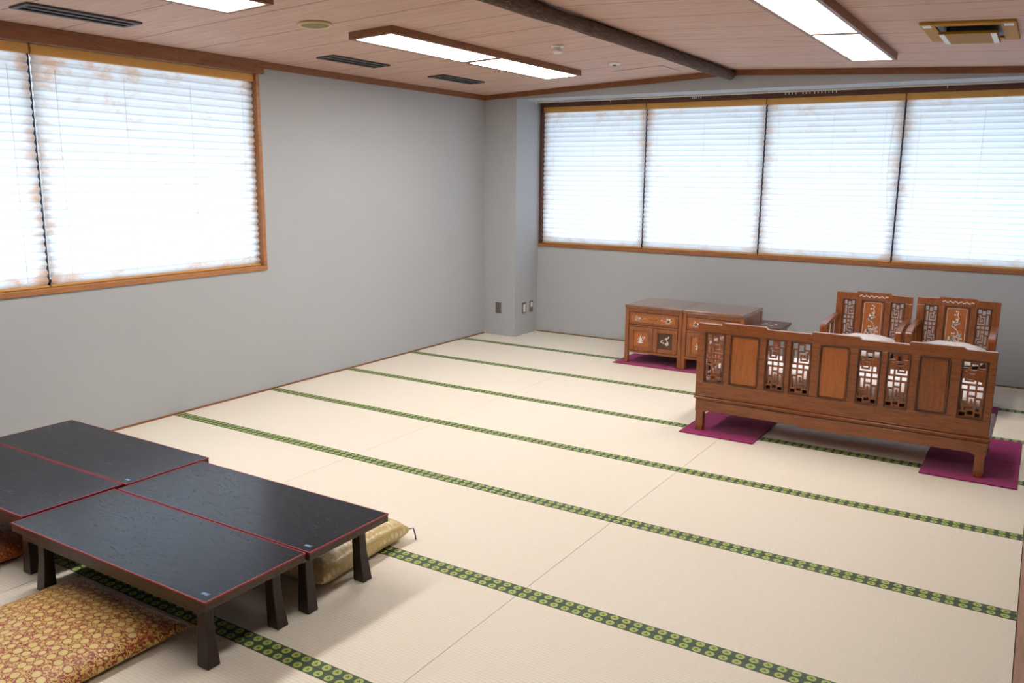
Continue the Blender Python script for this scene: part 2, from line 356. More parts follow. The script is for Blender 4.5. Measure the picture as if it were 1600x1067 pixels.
# crown trim: left wall, deeper board over the left window, sloping boards on the header
struct(MB().box(0, .022, WY1 + .03, YP, 2.458, zc(0.02)).build('trim_2', TRIMW, bevel=.003))
struct(MB().box(0, .034, YF, WY1 + .03, WZ1, zc(0.03)).build('trim_3', TRIMW, bevel=.003))
m = MB(); m.prism([(0, zc(0) - .048), (RIDGE, ZCR - .048), (RIDGE, ZCR), (0, zc(0))], 'y', YP - .02, YP)
struct(m.build('trim_4', TRIMX))
m = MB(); m.prism([(RIDGE, ZCR - .048), (XR, zc(XR) - .048), (XR, zc(XR)), (RIDGE, ZCR)], 'y', YP - .02, YP)
struct(m.build('trim_5', TRIMX))
struct(MB().box(0, .008, S[0], YP, 0.0, .012).build('baseboard_left', TRIMW))
struct(MB().box(XP, XR, YB - .008, YB, 0.0, .009).build('baseboard_back', TRIMX))

# windows: frame, dark sash, glass
w1 = bpy.data.objects.new('window_1', None); COL.objects.link(w1); struct(w1)
m = MB(); m.box(-.14, .012, WY0, WY1, WZ0, WZ0 + .034).box(-.14, .008, WY1 - .032, WY1, WZ0 + .034, WZ1).box(-.14, .008, WY0, WY0 + .032, WZ0 + .034, WZ1)
m.build('window_frame', FRAMEY, w1, bevel=.003)
m = MB()
for y in (WY0 + .05, .955, WY1 - .05): m.box(-.115, -.085, y - .03, y + .03, WZ0 + .03, WZ1)
m.box(-.115, -.085, WY0, WY1, WZ0 + .03, WZ0 + .075).box(-.115, -.085, WY0, WY1, WZ1 - .05, WZ1)
m.build('window_sash', SASH, w1)
MB().box(-.102, -.098, WY0, WY1, WZ0 + .03, WZ1).build('glass_pane', GLASS, w1)
w2 = bpy.data.objects.new('window_2', None); COL.objects.link(w2); struct(w2)
m = MB(); m.box(BX0, BX1, YB - .014, YB + .14, BZ0, BZ0 + .036)
m.build('window_sill', FRAMEX, w2, bevel=.003)
m = MB(); m.box(BX0, BX0 + .028, YB - .008, YB + .14, BZ0 + .036, BZ1).box(BX1 - .028, BX1, YB - .008, YB + .14, BZ0 + .036, BZ1).box(BX0 + .028, BX1 - .028, YB - .008, YB + .14, 2.412, BZ1)
m.build('window_frame', DARKFR, w2, bevel=.003)
m = MB()
BDIV = [.434, 1.609, 2.797, 3.972, 5.145]
for x in BDIV: m.box(x - .03, x + .03, YB + .085, YB + .115, BZ0 + .03, BZ1)
m.box(BX0, BX1, YB + .085, YB + .115, BZ0 + .03, BZ0 + .08).box(BX0, BX1, YB + .085, YB + .115, BZ1 - .1, BZ1)
m.build('window_sash', SASH, w2)
MB().box(BX0, BX1, YB + .098, YB + .102, BZ0 + .03, BZ1).build('glass_pane', GLASS, w2)

# tatami mats, each with its two cloth borders
BW = .04
rows = ['nearest the viewer', 'first row nearer than the low tables', 'second', 'third', 'fourth', 'fifth', 'sixth', 'last']
rown = ['in the row at the bottom edge', 'in the row under the front low tables', 'in the row just behind the low tables', 'in the fifth row from the back window',
        'in the fourth row from the back window', 'in the third row from the back window', 'in the second row from the back window', 'in the row along the window wall']
coln = ['beside the left wall', 'in the middle column', 'in the right column']
for k in range(8):
    for c in range(3):
        x0, x1, y0, y1 = LX[c] + .0012, LX[c + 1] - .0012, S[k] + .0008, S[k + 1] - .0008
        if k == 7: y1 = YB - .001
        r = thing('tatami_mat', 'cream tatami mat %s, %s' % (rown[k], coln[c]), 'tatami mat', ((x0 + x1) / 2, (y0 + y1) / 2, 0), 'tatami mats covering the floor')
        hx, hy = (x1 - x0) / 2, (y1 - y0) / 2
        b = MB()
        if k == 7 and c == 0:
            px = XP + .002 - (x0 + x1) / 2; py = YP - .002 - (y0 + y1) / 2
            b.prism([(-hx, -hy), (hx, -hy), (hx, hy), (px, hy), (px, py), (-hx, py)], 'z', -.05, 0)
        else: b.box(-hx, hx, -hy, hy, -.05, 0)
        b.build('rush_surface', TATAMI, r)
        for sgn in (-1, 1):
            bw = .022 if (k == 7 and sgn == 1) else BW
            g = MB(); xa = (XP + .004 - (x0 + x1) / 2) if (k == 7 and c == 0 and sgn == 1) else -hx
            g.box(xa, hx, -bw / 2, bw / 2, -.02, .0012)
            g.build('cloth_border', BORDER, r, loc=(0, sgn * (hy - bw / 2), 0))

# ------------------------------------------------------------------ pleated blinds
def blind(axis, a0, a1, plane, sgn, z0, z1, label, cordpos):
    """axis 'y': in the left window (plane = x), axis 'x': in the back window (plane = y); sgn: direction of the room"""
    r = thing('pleated_blind', label, 'blind', (plane, (a0 + a1) / 2, z0) if axis == 'y' else ((a0 + a1) / 2, plane, z0), 'pleated paper window blinds')
    h = (a1 - a0) / 2; H = z1 - z0; hr = .056
    def P(u, d, z): return (d * sgn, u, z) if axis == 'y' else (u, d * sgn, z)
    def bx(m, u0, u1, d0, d1, za, zb):
        a, b = P(u0, d0, za), P(u1, d1, zb); m.box(min(a[0], b[0]), max(a[0], b[0]), min(a[1], b[1]), max(a[1], b[1]), za, zb); return m
    bx(MB(), -h, h, -.018, .022, H - hr, H).build('headrail', HEAD, r, bevel=.004)
    bx(MB(), -h + .002, h - .002, -.012, .012, 0, .014).build('bottom_rail', HEAD, r, bevel=.003)
    n = 27; m = MB(); za, zb = .014, H - hr; prev = None
    NS = 6
    for i in range(2 * n + 1):
        z = za + (zb - za) * i / (2 * n); d = .0085 if i % 2 else -.0085
        cur = [m.bm.verts.new(P(-h + .003 + (2 * h - .006) * q / NS, d + rnd.uniform(-.0012, .0012), z)) for q in range(NS + 1)]
        if prev:
            for q in range(NS): m.bm.faces.new((prev[q], prev[q + 1], cur[q + 1], cur[q]))
        prev = cur
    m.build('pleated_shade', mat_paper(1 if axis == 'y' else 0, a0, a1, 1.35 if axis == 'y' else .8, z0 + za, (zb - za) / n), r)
    for u in cordpos:
        m = MB(); cpts = []; u -= (a0 + a1) / 2
        for i in range(2 * n):
            if i % 2 and i < 2 * n * .97:
                z = za + (zb - za) * i / (2 * n)
                cpts += [P(u, .0090, z - .004), P(u, .0110, z), P(u, .0090, z + .004)]
        m.tube(cpts, .0014, 5)
        m.build('lift_cord', CORDW, r)
    return r
zb0, zb1 = WZ0 + .036, 2.413
blind('y', -.745, .949, -.034, 1, zb0, zb1, 'tan topped paper blind cut off by left edge of the view', [-.3, .35, .82])
blind('y', .961, 2.604, -.034, 1, zb0, zb1, 'wide rust stained paper blind in left wall window', [1.1, 1.55, 2.05, 2.5])
lab = ['white pleated blind beside the corner pillar, first of the back window', 'white pleated blind in the back window above the two cabinets',
       'white pleated blind in the back window above the left armchair', 'white pleated blind at the right edge, last of the back window']
for i in range(4):
    a0, a1 = BDIV[i] + (.004 if i else .0), BDIV[i + 1] - (.004 if i < 3 else 0)
    bl = blind('x', a0, a1, YB + .034, -1, BZ0 + .038, 2.411, lab[i], [a0 + .12, a0 + .6, a1 - .14])
    if i == 2:
        pts = []
        for k in range(25):
            t = k / 24; pts.append((.54 - .02 * (t if t < .5 else 1 - t) * 2 + .03 * (t - .5), -.02, 1.37 - 1.16 * (1 - abs(2 * t - 1) ** 1.0) * 1.0))
        pts = [(.545, -.022, 1.36)] + [(.545 - .05 * math.sin(PI * k / 20) ** .6 * (1 if k else 0) if k < 20 else .545, -.022, 1.36 - 1.0 * k / 20) for k in range(1, 20)] + [(.53 + .03 * math.sin(PI * k / 8), -.022, .36 - .04 * math.sin(PI * k / 8)) for k in range(9)] + [(.568, -.022, .42)]
        MB().tube(pts, .0018, 5).build('pull_cord', CORDW, bl)

# curtain rail with runners under the header
r = thing('curtain_rail', 'thin pale curtain rail above the back window blinds', 'curtain rail', (XP, 5.975, 2.457))
MB().box(.04, XR - XP, -.008, .008, -.016, 0).build('rail', RAILM, r, bevel=.002)
MB().box(.03, .045, -.012, .012, -.022, 0).build('end_cap', WHITEP, r, bevel=.003)
for u in [.9, 1.75, 1.77, 1.79, 1.81, 1.83, 2.61, 2.64, 2.67, 2.70, 2.76, 2.79, 2.82, 2.86, 2.89, 2.92, 2.95, 2.98, 3.01, 3.04, 3.9]:
    MB().tube([(u, -.002, -.016), (u, -.006, -.026), (u, .002, -.034), (u, .006, -.026)], .0025, 5).build('runner', WHITEP, r)

# ------------------------------------------------------------------ ceiling things
def on_ceiling(name, label, cat, x, y, group=None):
    r = thing(name, label, cat, (x, y, zc(x)), group)
    sl = math.atan2(ZCR - ZC0, RIDGE) * (1 if x < RIDGE else -1)
    r.rotation_euler = (0, -sl, 0); return r
def lamp(x0, x1, y0, y1, label, lm=None):
    lm = lm or LAMPM
    r = on_ceiling('ceiling_light', label, 'ceiling light', (x0 + x1) / 2, (y0 + y1) / 2, 'framed ceiling lights')
    hx, hy, t = (x1 - x0) / 2, (y1 - y0) / 2, .028
    m = MB(); m.box(-hx, -hx + t, -hy, hy, -.046, 0).box(hx - t, hx, -hy, hy, -.046, 0).box(-hx + t, hx - t, -hy, -hy + t, -.046, 0).box(-hx + t, hx - t, hy - t, hy, -.046, 0).box(-hx + t, hx - t, -.035, .035, -.046, 0)
    m.build('frame', TRIMW, r, bevel=.002)
    for s in (-1, 1):
        ya, yb = (-hy + t, -.035) if s < 0 else (.035, hy - t)
        MB().box(-hx + t, hx - t, ya, yb, -.043, -.030).build('diffuser', lm, r)
    return r
lamp(1.25, 1.60, 2.27, 4.75, 'long lit ceiling light over the middle of the floor, nearest the corner')
lamp(1.27, 1.62, -1.16, 1.32, 'lit ceiling light cut off by the top edge, above the left blind')
lamp(3.76, 4.08, 2.22, 4.78, 'lit ceiling light right of the bark log, above the sofa')
lamp(3.76, 4.08, -1.30, 1.26, 'lit ceiling light out of view above the frame, right of the log', LAMPD)
def vent(x, y, L, label):
    r = on_ceiling('ceiling_vent', label, 'air vent', x, y, 'black slot vents in the ceiling')
    w = .17; m = MB(); h = L / 2
    m.box(-w / 2, -w / 2 + .03, -h, h, -.012, 0).box(w / 2 - .03, w / 2, -h, h, -.012, 0).box(-w / 2 + .03, w / 2 - .03, -h, -h + .03, -.012, 0).box(-w / 2 + .03, w / 2 - .03, h - .03, h, -.012, 0)
    m.build('frame', VENTM, r, bevel=.002)
    MB().box(-w / 2 + .03, w / 2 - .03, -h + .03, h - .03, -.003, 0).build('slot', BLACKM, r)
    MB().box(-.012, .012, -h + .03, h - .03, -.011, -.003).build('slat', VENTM, r)
vent(.487, .965, .66, 'black slot vent at the top left, above the left blind')
vent(.525, 3.115, .63, 'black slot vent between the speaker and the corner, middle of three')
vent(.525, 4.44, .63, 'black slot vent closest to the corner pillar')
r = on_ceiling('ceiling_speaker', 'round cream rimmed speaker in the ceiling', 'speaker', 1.285, 1.945)
MB().lathe([(.098, 0), (.1, -.01), (.09, -.018), (.082, -.012)], 40).build('rim', CREAMP, r, smooth=True)
MB().lathe([(.082, -.004), (.08, -.014), (.05, -.017), (.01, -.018)], 40).build('grille', GRILLE, r, smooth=True)
r = on_ceiling('smoke_detector', 'white smoke detector on the ceiling left of the bark log', 'smoke detector', 2.03, 3.56)
MB().lathe([(.045, 0), (.045, -.012), (.036, -.014)], 28).build('base', WHITEP, r)
MB().lathe([(.03, -.012), (.03, -.034), (.036, -.036), (.036, -.046), (.026, -.054), (.008, -.056)], 28).build('sensor', WHITEP, r)
r = on_ceiling('ceiling_sensor', 'flat round white sensor near the ceiling hatch', 'sensor', 2.0, 4.56)
MB().lathe([(.052, 0), (.052, -.008), (.044, -.016), (.02, -.018)], 28).build('cover', WHITEP, r)
MB().lathe([(.016, -.016), (.016, -.026), (.008, -.028)], 16).build('nozzle', GREYM, r)
r = on_ceiling('access_hatch', 'square wood grain ceiling hatch with thin metal edges', 'hatch', 2.015, 5.18)
MB().box(-.215, .215, -.205, .205, -.004, 0).build('panel', CEIL, r)
m = MB()
for s in (-1, 1): m.box(s * .22 - .005, s * .22 + .005, -.215, .215, -.007, 0)
m.build('metal_edging', plain('brushed_edge_strip', (206, 188, 176), .4), r)
r = on_ceiling('air_conditioner', 'yellowed ceiling air conditioner grille with taped corners', 'air conditioner', 4.605, 3.80)
m = MB(); m.box(-.235, -.16, -.33, .33, -.016, 0).box(.16, .235, -.33, .33, -.016, 0).box(-.16, .16, -.33, -.25, -.016, 0).box(-.16, .16, .25, .33, -.016, 0)
m.build('frame', ACM, r, bevel=.004)
MB().box(-.16, .16, -.25, .25, -.005, 0).build('air_inlet', BLACKM, r)
MB().box(-.145, .145, -.20, .20, -.050, -.034).build('panel', ACD, r, bevel=.004)
m = MB()
for sx in (-1, 1):
    for sy in (-1, 1): m.box(sx * .1 - .01, sx * .1 + .01, sy * .15 - .01, sy * .15 + .01, -.034, -.004)
m.build('hanger', BLACKM, r)
for sx in (-1, 1):
    MB().box(sx * .200 - .022, sx * .200 + .022, -.31, -.225, -.0185, -.0155).build('tape', TAPE, r)
    MB().box(sx * .128 - .014, sx * .128 + .014, -.2005, .19, -.0515, -.0495).build('tape', TAPE, r)
m = MB(); N = 60; path = []; rad = []
for i in range(N + 1):
    y = YF + .05 + (5.63 - YF - .05) * i / N
    path.append((.004 * math.sin(y * 1.3), y, .003 * math.sin(y * 2.1))); rad.append(.043 + .002 * math.sin(y * 4.1) + .0015 * math.sin(y * 9))
lg = m.tube(path, rad, 24).build('ridge_log', LOG, smooth=True, loc=(2.605, 0, 2.577))
tag(lg, 'dark bark covered log running along the ceiling ridge', 'log')

# wall plates on the pillar
r = thing('socket_plate', 'blank grey wall plate on the front of the pillar', 'wall plate', (.19, YP, .297), 'wall plates on the pillar')
MB().box(-.036, .036, -.007, 0, -.06, .06).build('plate', PLATE, r, bevel=.003)
MB().box(-.026, .026, -.0085, -.006, -.045, .045).build('inset', GREYM, r, bevel=.002)
for y, lb, z in ((5.843, 'grey wall plate with tall white insert nearest the pillar edge', .29), (5.995, 'grey wall plate with small white socket nearest the back wall', .29)):
    r = thing('socket_plate', lb, 'wall plate', (XP, y, z), 'wall plates on the pillar')
    MB().box(0, .007, -.036, .036, -.062, .062).build('plate', PLATE, r, bevel=.003)
    q = (-.045, .04) if y < 5.9 else (-.005, .045)
    MB().box(.006, .0095, -.02, .02, *q).build('insert', WHITEP, r, bevel=.002)
    if y > 5.9: MB().box(.006, .0085, -.02, .02, -.045, -.015).build('socket', GREYM, r, bevel=.002)

# ------------------------------------------------------------------ low tables
def leg(m, sx, sy, hx, hy, zt):
    """square leg, tapered inwards half way and flared at the foot"""
    cs = []
    for z, w, ox in ((0, .058, .004), (.06, .052, -.001), (.13, .045, -.006), (.20, .043, -.008), (zt, .045, -.008)):
        cs.append((z, w, ox))
    px, py = hx - .094, hy - .070
    prev = None
    for z, w, ox in cs:
        cx, cy = sx * (px + ox), sy * (py + ox * .5)
        ring = [m.bm.verts.new((cx + a * w / 2, cy + b * w * .46, z)) for a, b in ((-1, -1), (1, -1), (1, 1), (-1, 1))]
        if prev:
            for k in range(4): m.bm.faces.new((prev[k], prev[(k + 1) % 4], ring[(k + 1) % 4], ring[k]))
        else: m.bm.faces.new(ring[::-1])
        prev = ring
    m.bm.faces.new(prev); return m
TL, TWD, TH = 1.19, .452, .291
def low_table(x0, y0, label, sticker=True):
    hx, hy = TL / 2, TWD / 2
    r = thing('low_table', label, 'low table', (x0 + hx, y0 + hy, .0015), 'black lacquered low tables pushed together')
    MB().box(-hx + .004, hx - .004, -hy + .004, hy - .004, TH - .012, TH).build('tabletop', LACQ, r, bevel=.0015)
    m = MB(); t = .005; za, zb = TH - .006, TH + .0006
    m.box(-hx, hx, -hy, -hy + t, za, zb).box(-hx, hx, hy - t, hy, za, zb).box(-hx, -hx + t, -hy + t, hy - t, za, zb).box(hx - t, hx, -hy + t, hy - t, za, zb)
    m.build('red_edge_line', REDL, r)
    m = MB(); za, zb = TH - .034, TH - .006
    m.box(-hx + .001, hx - .001, -hy + .001, hy - .001, za, zb).build('edge_band', EDGEB, r, bevel=.002)
    m = MB(); zz = TH - .062
    m.box(-hx + .05, hx - .05, -hy + .012, -hy + .03, zz, za).box(-hx + .05, hx - .05, hy - .03, hy - .012, zz, za)
    m.build('apron', EDGEB, r, bevel=.002)
    for sx in (-1, 1):
        for sy in (-1, 1):
            lo = leg(MB(), sx, sy, hx, hy, za).build('leg', LEGB, r, bevel=.003)
            # stepped bracket between leg and rail, on the end side
            yy = sy * (hy - .092); xx = sx * (hx - .102); d = -sy
            pts = [(yy, za), (yy + d * .085, za), (yy + d * .085, za - .012), (yy + d * .06, za - .014), (yy + d * .05, za - .022), (yy + d * .028, za - .024), (yy + d * .014, za - .034), (yy + d * .010, za - .06), (yy, za - .066)]
            MB().prism(pts, 'x', xx - .009, xx + .009).build('bracket', LEGB, r)
    if not sticker: return r
    st = MB().box(-.016, .016, -.007, .007, 0, .0006).build('sticker', STICK, r, loc=(hx - .05, -hy + .042, TH)); st.rotation_euler = (0, 0, .1)
    q = MB()
    for k in range(3): q.box(-.013, .010 - .004 * k, -.0048 + .004 * k, -.0030 + .004 * k, .0006, .0009)
    q.build('print', STICKW, st)
    return r
low_table(1.688, -.252, 'black low table nearest the viewer, beside the gold and red cushion')
low_table(1.700, .208, 'black low table whose corner stands over the pale gold cushion')
low_table(.492, .262, 'black low table standing close to the left wall')
low_table(.474, -.196, 'black low table cut off by the left edge, above the rust cushion', False)

# ------------------------------------------------------------------ floor cushions
def pillow_mesh(hx, hy, T, pinch=.05, flat=.35, n=36, wr=.004, seed=0, p=3.2):
    rr = random.Random(seed); ph = [rr.uniform(0, 6.28) for _ in range(8)]
    m = MB(); top = {}; bot = {}
    for i in range(n + 1):
        for j in range(n + 1):
            u, v = -1 + 2 * i / n, -1 + 2 * j / n
            u = math.copysign(1 - (1 - abs(u)) ** 1.25, u); v = math.copysign(1 - (1 - abs(v)) ** 1.25, v)
            x = u * hx * (1 - pinch * (1 - abs(v) ** 2)); y = v * hy * (1 - pinch * (1 - abs(u) ** 2))
            e = max(0, (1 - abs(u) ** p)) ** .5 * max(0, (1 - abs(v) ** p)) ** .5
            w = wr * (math.sin(9 * u + ph[0] + 3 * v) * math.sin(7 * v + ph[1]) + .6 * math.sin(17 * u + ph[2]) * math.sin(13 * v - 5 * u + ph[3])) * e
            w += wr * .9 * math.sin(26 * (u + v) + ph[4]) * (1 - e) * e * 2
            zt = T * flat + T * (1 - flat) * e + w; zb_ = T * flat * (1 - e ** .6)
            top[i, j] = m.bm.verts.new((x, y, zt))
            bot[i, j] = top[i, j] if i in (0, n) or j in (0, n) else m.bm.verts.new((x, y, max(0, zb_)))
    for i in range(n):
        for j in range(n):
            m.bm.faces.new((top[i, j], top[i + 1, j], top[i + 1, j + 1], top[i, j + 1]))
            b = (bot[i, j], bot[i, j + 1], bot[i + 1, j + 1], bot[i + 1, j])
            if len(set(b)) == 4: m.bm.faces.new(b)
    return m
def cushion(name, label, cx, cy, hx, hy, T, mat, tmat, rz=0, seed=0, corners=((1, 1), (1, -1), (-1, 1), (-1, -1)), flat=.35, pinch=.04, p=3.2):
    r = thing(name, label, 'floor cushion', (cx, cy, .0015), 'brocade floor cushions', rz)
    pillow_mesh(hx, hy, T, pinch, flat, 40, .003, seed, p).build('cover', mat, r, smooth=True)
    for sx, sy in corners:
        x, y = sx * hx, sy * hy; z = T * flat
        m = MB(); m.tube([(x - sx * .004, y - sy * .004, z), (x + sx * .012, y + sy * .008, z + .004), (x + sx * .02, y + sy * .012, z * .5), (x + sx * .022, y + sy * .012, .004)], [.003, .0028, .003, .0036], 6)
        m.tube([(x + sx * .012, y + sy * .008, z + .002), (x + sx * .026, y + sy * .004, z * .4), (x + sx * .03, y + sy * .002, .004)], [.0025, .0025, .003], 6)
        m.build('tassel', tmat, r, smooth=True)
    return r
BR1 = mat_brocade('gold_red_brocade', lin((150, 44, 16)), lin((234, 212, 130)), lin((228, 190, 104)), lin((176, 34, 20)), 24, .7, .42, .10)
BR2 = mat_brocade('rust_brocade', lin((116, 36, 14)), lin((206, 140, 62)), lin((190, 112, 46)), lin((150, 50, 20)), 40, .4, .42, .10)
BR3 = mat_brocade('pale_gold_brocade', lin((212, 182, 120)), lin((234, 216, 170)), lin((220, 196, 138)), lin((186, 176, 112)), 34, .3, .27, .08)
cushion('floor_cushion', 'gold and red flowered cushion on the floor in front of the nearest table', 2.205, -.445, .36, .36, .088, BR1, TASG, .0, 3)
cushion('floor_cushion', 'rust orange cushion half hidden under the table at the left edge', 1.10, -.27, .335, .35, .09, BR2, TASW, 0, 5)
cushion('floor_cushion', 'shiny pale gold cushion pushed under the far right table', 2.405, .69, .33, .305, .125, BR3, TASP, .06, 9, corners=((1, 1),), flat=.42, pinch=.03, p=6)

# ------------------------------------------------------------------ carpet tiles
for x0, y0, lb in ((3.14, 3.36, 'magenta carpet tile under the left rear leg of the sofa'), (3.142, 3.862, 'magenta carpet tile under the left front leg of the sofa'),
                   (4.615, 3.37, 'magenta carpet tile under the right rear leg of the sofa, largest in view'), (4.617, 3.872, 'magenta carpet tile under the right front leg of the sofa'),
                   (1.825, 5.085, 'magenta carpet tile under the left cabinet'), (2.327, 5.085, 'magenta carpet tile under the gap between the two cabinets'), (2.829, 5.085, 'magenta carpet tile under the side table behind the sofa'),
                   (4.44, 4.80, 'magenta carpet tile under the right armchair')):
    o = MB().box(0, .5, 0, .5, 0, .006).build('carpet_tile', CARPET, bevel=.002, loc=(x0, y0, .0013))
    tag(o, lb, 'carpet tile', 'magenta carpet tiles under the furniture')
CT = .0075

# ------------------------------------------------------------------ carved furniture
FRET = ['...#####...',
        '...#...#...',
        '...#...#...',
        '####...####',
        '#..#####..#',
        '#..#.....##',
        '#..#.###.#.',
        '#..#.#.#.#.',
        '#..#.#...#.',
        '#..#.#####.',
        '#..#.......',
        '###########',
        '...#...#...',
        '...#...#...',
        '###########',
        '...#...#..#',
        '...#...#..#',
        '...#####..#',
        '####...#..#',
        '#..#.#.#..#',
        '#..#.#.####',
        '#..#.#.....',
        '#..#.#####.',
        '#..#.....#.',
        '#..#####.#.',
        '####...####',
        '...#...#...',
        '...#####...']
def fret(x0, x1, z0, z1, y0, y1, flip=False):
    m = MB(); f = .008
    m.box(x0, x0 + f, y0, y1, z0, z1).box(x1 - f, x1, y0, y1, z0, z1).box(x0 + f, x1 - f, y0, y1, z0, z0 + f).box(x0 + f, x1 - f, y0, y1, z1 - f, z1)
    R = len(FRET); C = len(FRET[0]); X0, X1, Z0, Z1 = x0 + f, x1 - f, z0 + f, z1 - f
    cw, ch = (X1 - X0) / C, (Z1 - Z0) / R
    ya, yb = y0 + (y1 - y0) * .15, y1 - (y1 - y0) * .15
    for i, row in enumerate(FRET):
        if flip: row = row[::-1]
        j = 0
        while j < C:
            if row[j] == '#':
                k = j
                while k < C and row[k] == '#': k += 1
                m.box(X0 + j * cw, X0 + k * cw, ya, yb, Z1 - (i + 1) * ch, Z1 - i * ch); j = k
            else: j += 1
    return m
def raised_panel(x0, x1, z0, z1, yc, t, r=.02):
    m = MB(); m.box(x0, x1, yc - t * .3, yc + t * .3, z0, z1); m.prism(rrect(x0, x1, z0, z1, r), 'y', yc - t * .5, yc + t * .5); g = .010
    m.prism(rrect(x0 + g, x1 - g, z0 + g, z1 - g, r * .8), 'y', yc - t * .85, yc + t * .85); return m
def ribbon(m, pts, w, ya, yb):
    for (a, b) in zip(pts, pts[1:]):
        d = Vector((b[0] - a[0], b[1] - a[1])); L = d.length
        if L < 1e-6: continue
        n = Vector((-d.y, d.x)) / L * w / 2
        m.prism([(a[0] + n.x, a[1] + n.y), (a[0] - n.x, a[1] - n.y), (b[0] - n.x, b[1] - n.y), (b[0] + n.x, b[1] + n.y)], 'y', ya, yb)
def blossom(m, x, z, r, ya, yb, petals=5, a0=0):
    pts = []
    for k in range(petals * 4):
        a = a0 + 2 * PI * k / (petals * 4); q = r * (.62 + .38 * abs(math.cos(petals * (a - a0) / 2))); pts.append((x + q * math.cos(a), z + q * math.sin(a)))
    m.prism(pts, 'y', ya, yb)
def leaf(m, x, z, a, L, w, ya, yb):
    c, s = math.cos(a), math.sin(a); pts = [(0, 0), (.35, w), (.7, w * .7), (1, 0), (.7, -w * .7), (.35, -w)]
    m.prism([(x + L * (p * c - q * s), z + L * (p * s + q * c)) for p, q in pts], 'y', ya, yb)
def branch_tall(x, z0, w, h, ya, yb, seed):
    """plum branch that coils at the foot and climbs"""
    rr = random.Random(seed); m = MB()
    coil = [(x - .02 * w + .30 * w * math.cos(a) * (1 - .06 * a), z0 + .11 * h + .10 * h * math.sin(a)) for a in [k * .4 for k in range(-4, 11)]]
    stem = coil + [(x + .22 * w, z0 + .30 * h), (x + .12 * w, z0 + .40 * h), (x - .12 * w, z0 + .50 * h), (x - .16 * w, z0 + .60 * h), (x + .08 * w, z0 + .68 * h), (x + .16 * w, z0 + .80 * h), (x + .05 * w, z0 + .90 * h), (x + .12 * w, z0 + h)]
    ribbon(m, coil, .0085, ya, yb); ribbon(m, stem[14:], .0060, ya, yb)
    for k, (px, pz) in enumerate(stem):
        if k % 2 == 0 or k > 14:
            a = rr.uniform(0, 6.28); e = (px + .16 * w * math.cos(a), pz + .07 * h * math.sin(a)); ribbon(m, [(px, pz), e], .0032, ya, yb); blossom(m, e[0], e[1], rr.uniform(.007, .012), ya, yb, 5, a)
    for k in range(11): leaf(m, x + rr.uniform(-.45, .45) * w, z0 + rr.uniform(0, .28) * h, rr.uniform(0, 3.14), .02, .28, ya, yb)
    # a bird half way up
    leaf(m, x - .22 * w, z0 + .58 * h, .3, .05, .25, ya, yb); leaf(m, x - .05 * w, z0 + .60 * h, 2.2, .035, .3, ya, yb); blossom(m, x + .08 * w, z0 + .63 * h, .008, ya, yb)
    return m
def sprig(x, z, s, ya, yb, seed, flip=1):
    rr = random.Random(seed); m = MB()
    for k in range(7):
        a = k * 2 * PI / 7 + rr.uniform(-.3, .3); L = s * rr.uniform(.7, 1.1); leaf(m, x, z, a, L, .16, ya, yb)
    blossom(m, x, z, s * .45, ya, yb)
    ribbon(m, [(x, z), (x + flip * s * 1.2, z - s * .1), (x + flip * s * 2.0, z + s * .15)], .0022, ya, yb); blossom(m, x + flip * s * 2.0, z + s * .15, s * .18, ya, yb)
    return m

# sofa, seen from behind
SX, SY, SW = 3.21, 3.47, 1.735
def fx(x): return x - SX
so = thing('wooden_sofa', 'long carved rosewood sofa seen from behind, with pierced lattice panels', 'sofa', (SX, SY, CT))
FR = [(3.256, 3.382), (3.661, 3.777), (3.815, 3.934), (4.217, 4.337), (4.38, 4.50), (4.773, 4.899)]
PN = [(3.426, 3.611), (3.992, 4.162), (4.551, 4.713)]
ZF0, ZF1, ZT, ZB = .338, .672, .732, .236
bt = .036
m = MB()
# top rail with stepped, carved outline
st = [(3.20, .731), (3.352, .731), (3.358, .726), (3.364, .746), (3.645, .746), (3.651, .740), (3.660, .731), (3.925, .733), (3.931, .728), (3.938, .747), (4.207, .747), (4.214, .741), (4.224, .732), (4.482, .731), (4.488, .726), (4.494, .747), (4.768, .747), (4.776, .741), (4.786, .734), (4.945, .735)]
zr = ZF1
m.prism([(fx(3.20), zr)] + [(fx(a), b) for a, b in st] + [(fx(4.945), zr)], 'y', 0, bt)
m.box(fx(3.20), fx(4.945), 0, bt, ZB, ZF0)
ops = sorted(FR + PN); xs = 3.20
for a, b in ops:
    m.box(fx(xs), fx(a), 0, bt, ZF0, ZF1); xs = b
m.box(fx(xs), fx(4.945), 0, bt, ZF0, ZF1)
m.build('back_frame', ROSEX, so, bevel=.004)
m = MB()
for a, b in PN:
    q = rrect(fx(a), fx(b), ZF0, ZF1, .02); ribbon(m, q + q[:1], .009, -.004, .003)
for a, b in FR:                                                      # moulded beads round every opening
    g = .006
    for (x0, x1, z0, z1) in ((a - g, b + g, ZF0 - g, ZF0 + .003), (a - g, b + g, ZF1 - .003, ZF1 + g), (a - g, a + .003, ZF0, ZF1), (b - .003, b + g, ZF0, ZF1)):
        m.box(fx(x0), fx(x1), -.004, .003, z0, z1)
m.build('moulding', ROSED, so, bevel=.002)
for i, (a, b) in enumerate(FR): fret(fx(a), fx(b), ZF0, ZF1, .008, .028, i % 2 == 1).build('lattice_panel', ROSE, so)
for i, (a, b) in enumerate(PN): raised_panel(fx(a), fx(b), ZF0, ZF1, .018, .014, .018).build('solid_panel', ROSE if i == 2 else ROSEL, so, bevel=.002)
m = MB(); m.box(-.012, SW + .014, -.020, .60, .222, .236).box(-.006, SW + .008, -.008, .59, .238, .246).box(-.004, SW + .006, -.006, .59, .208, .222)
m.build('seat_ledge', ROSEX, so, bevel=.004)
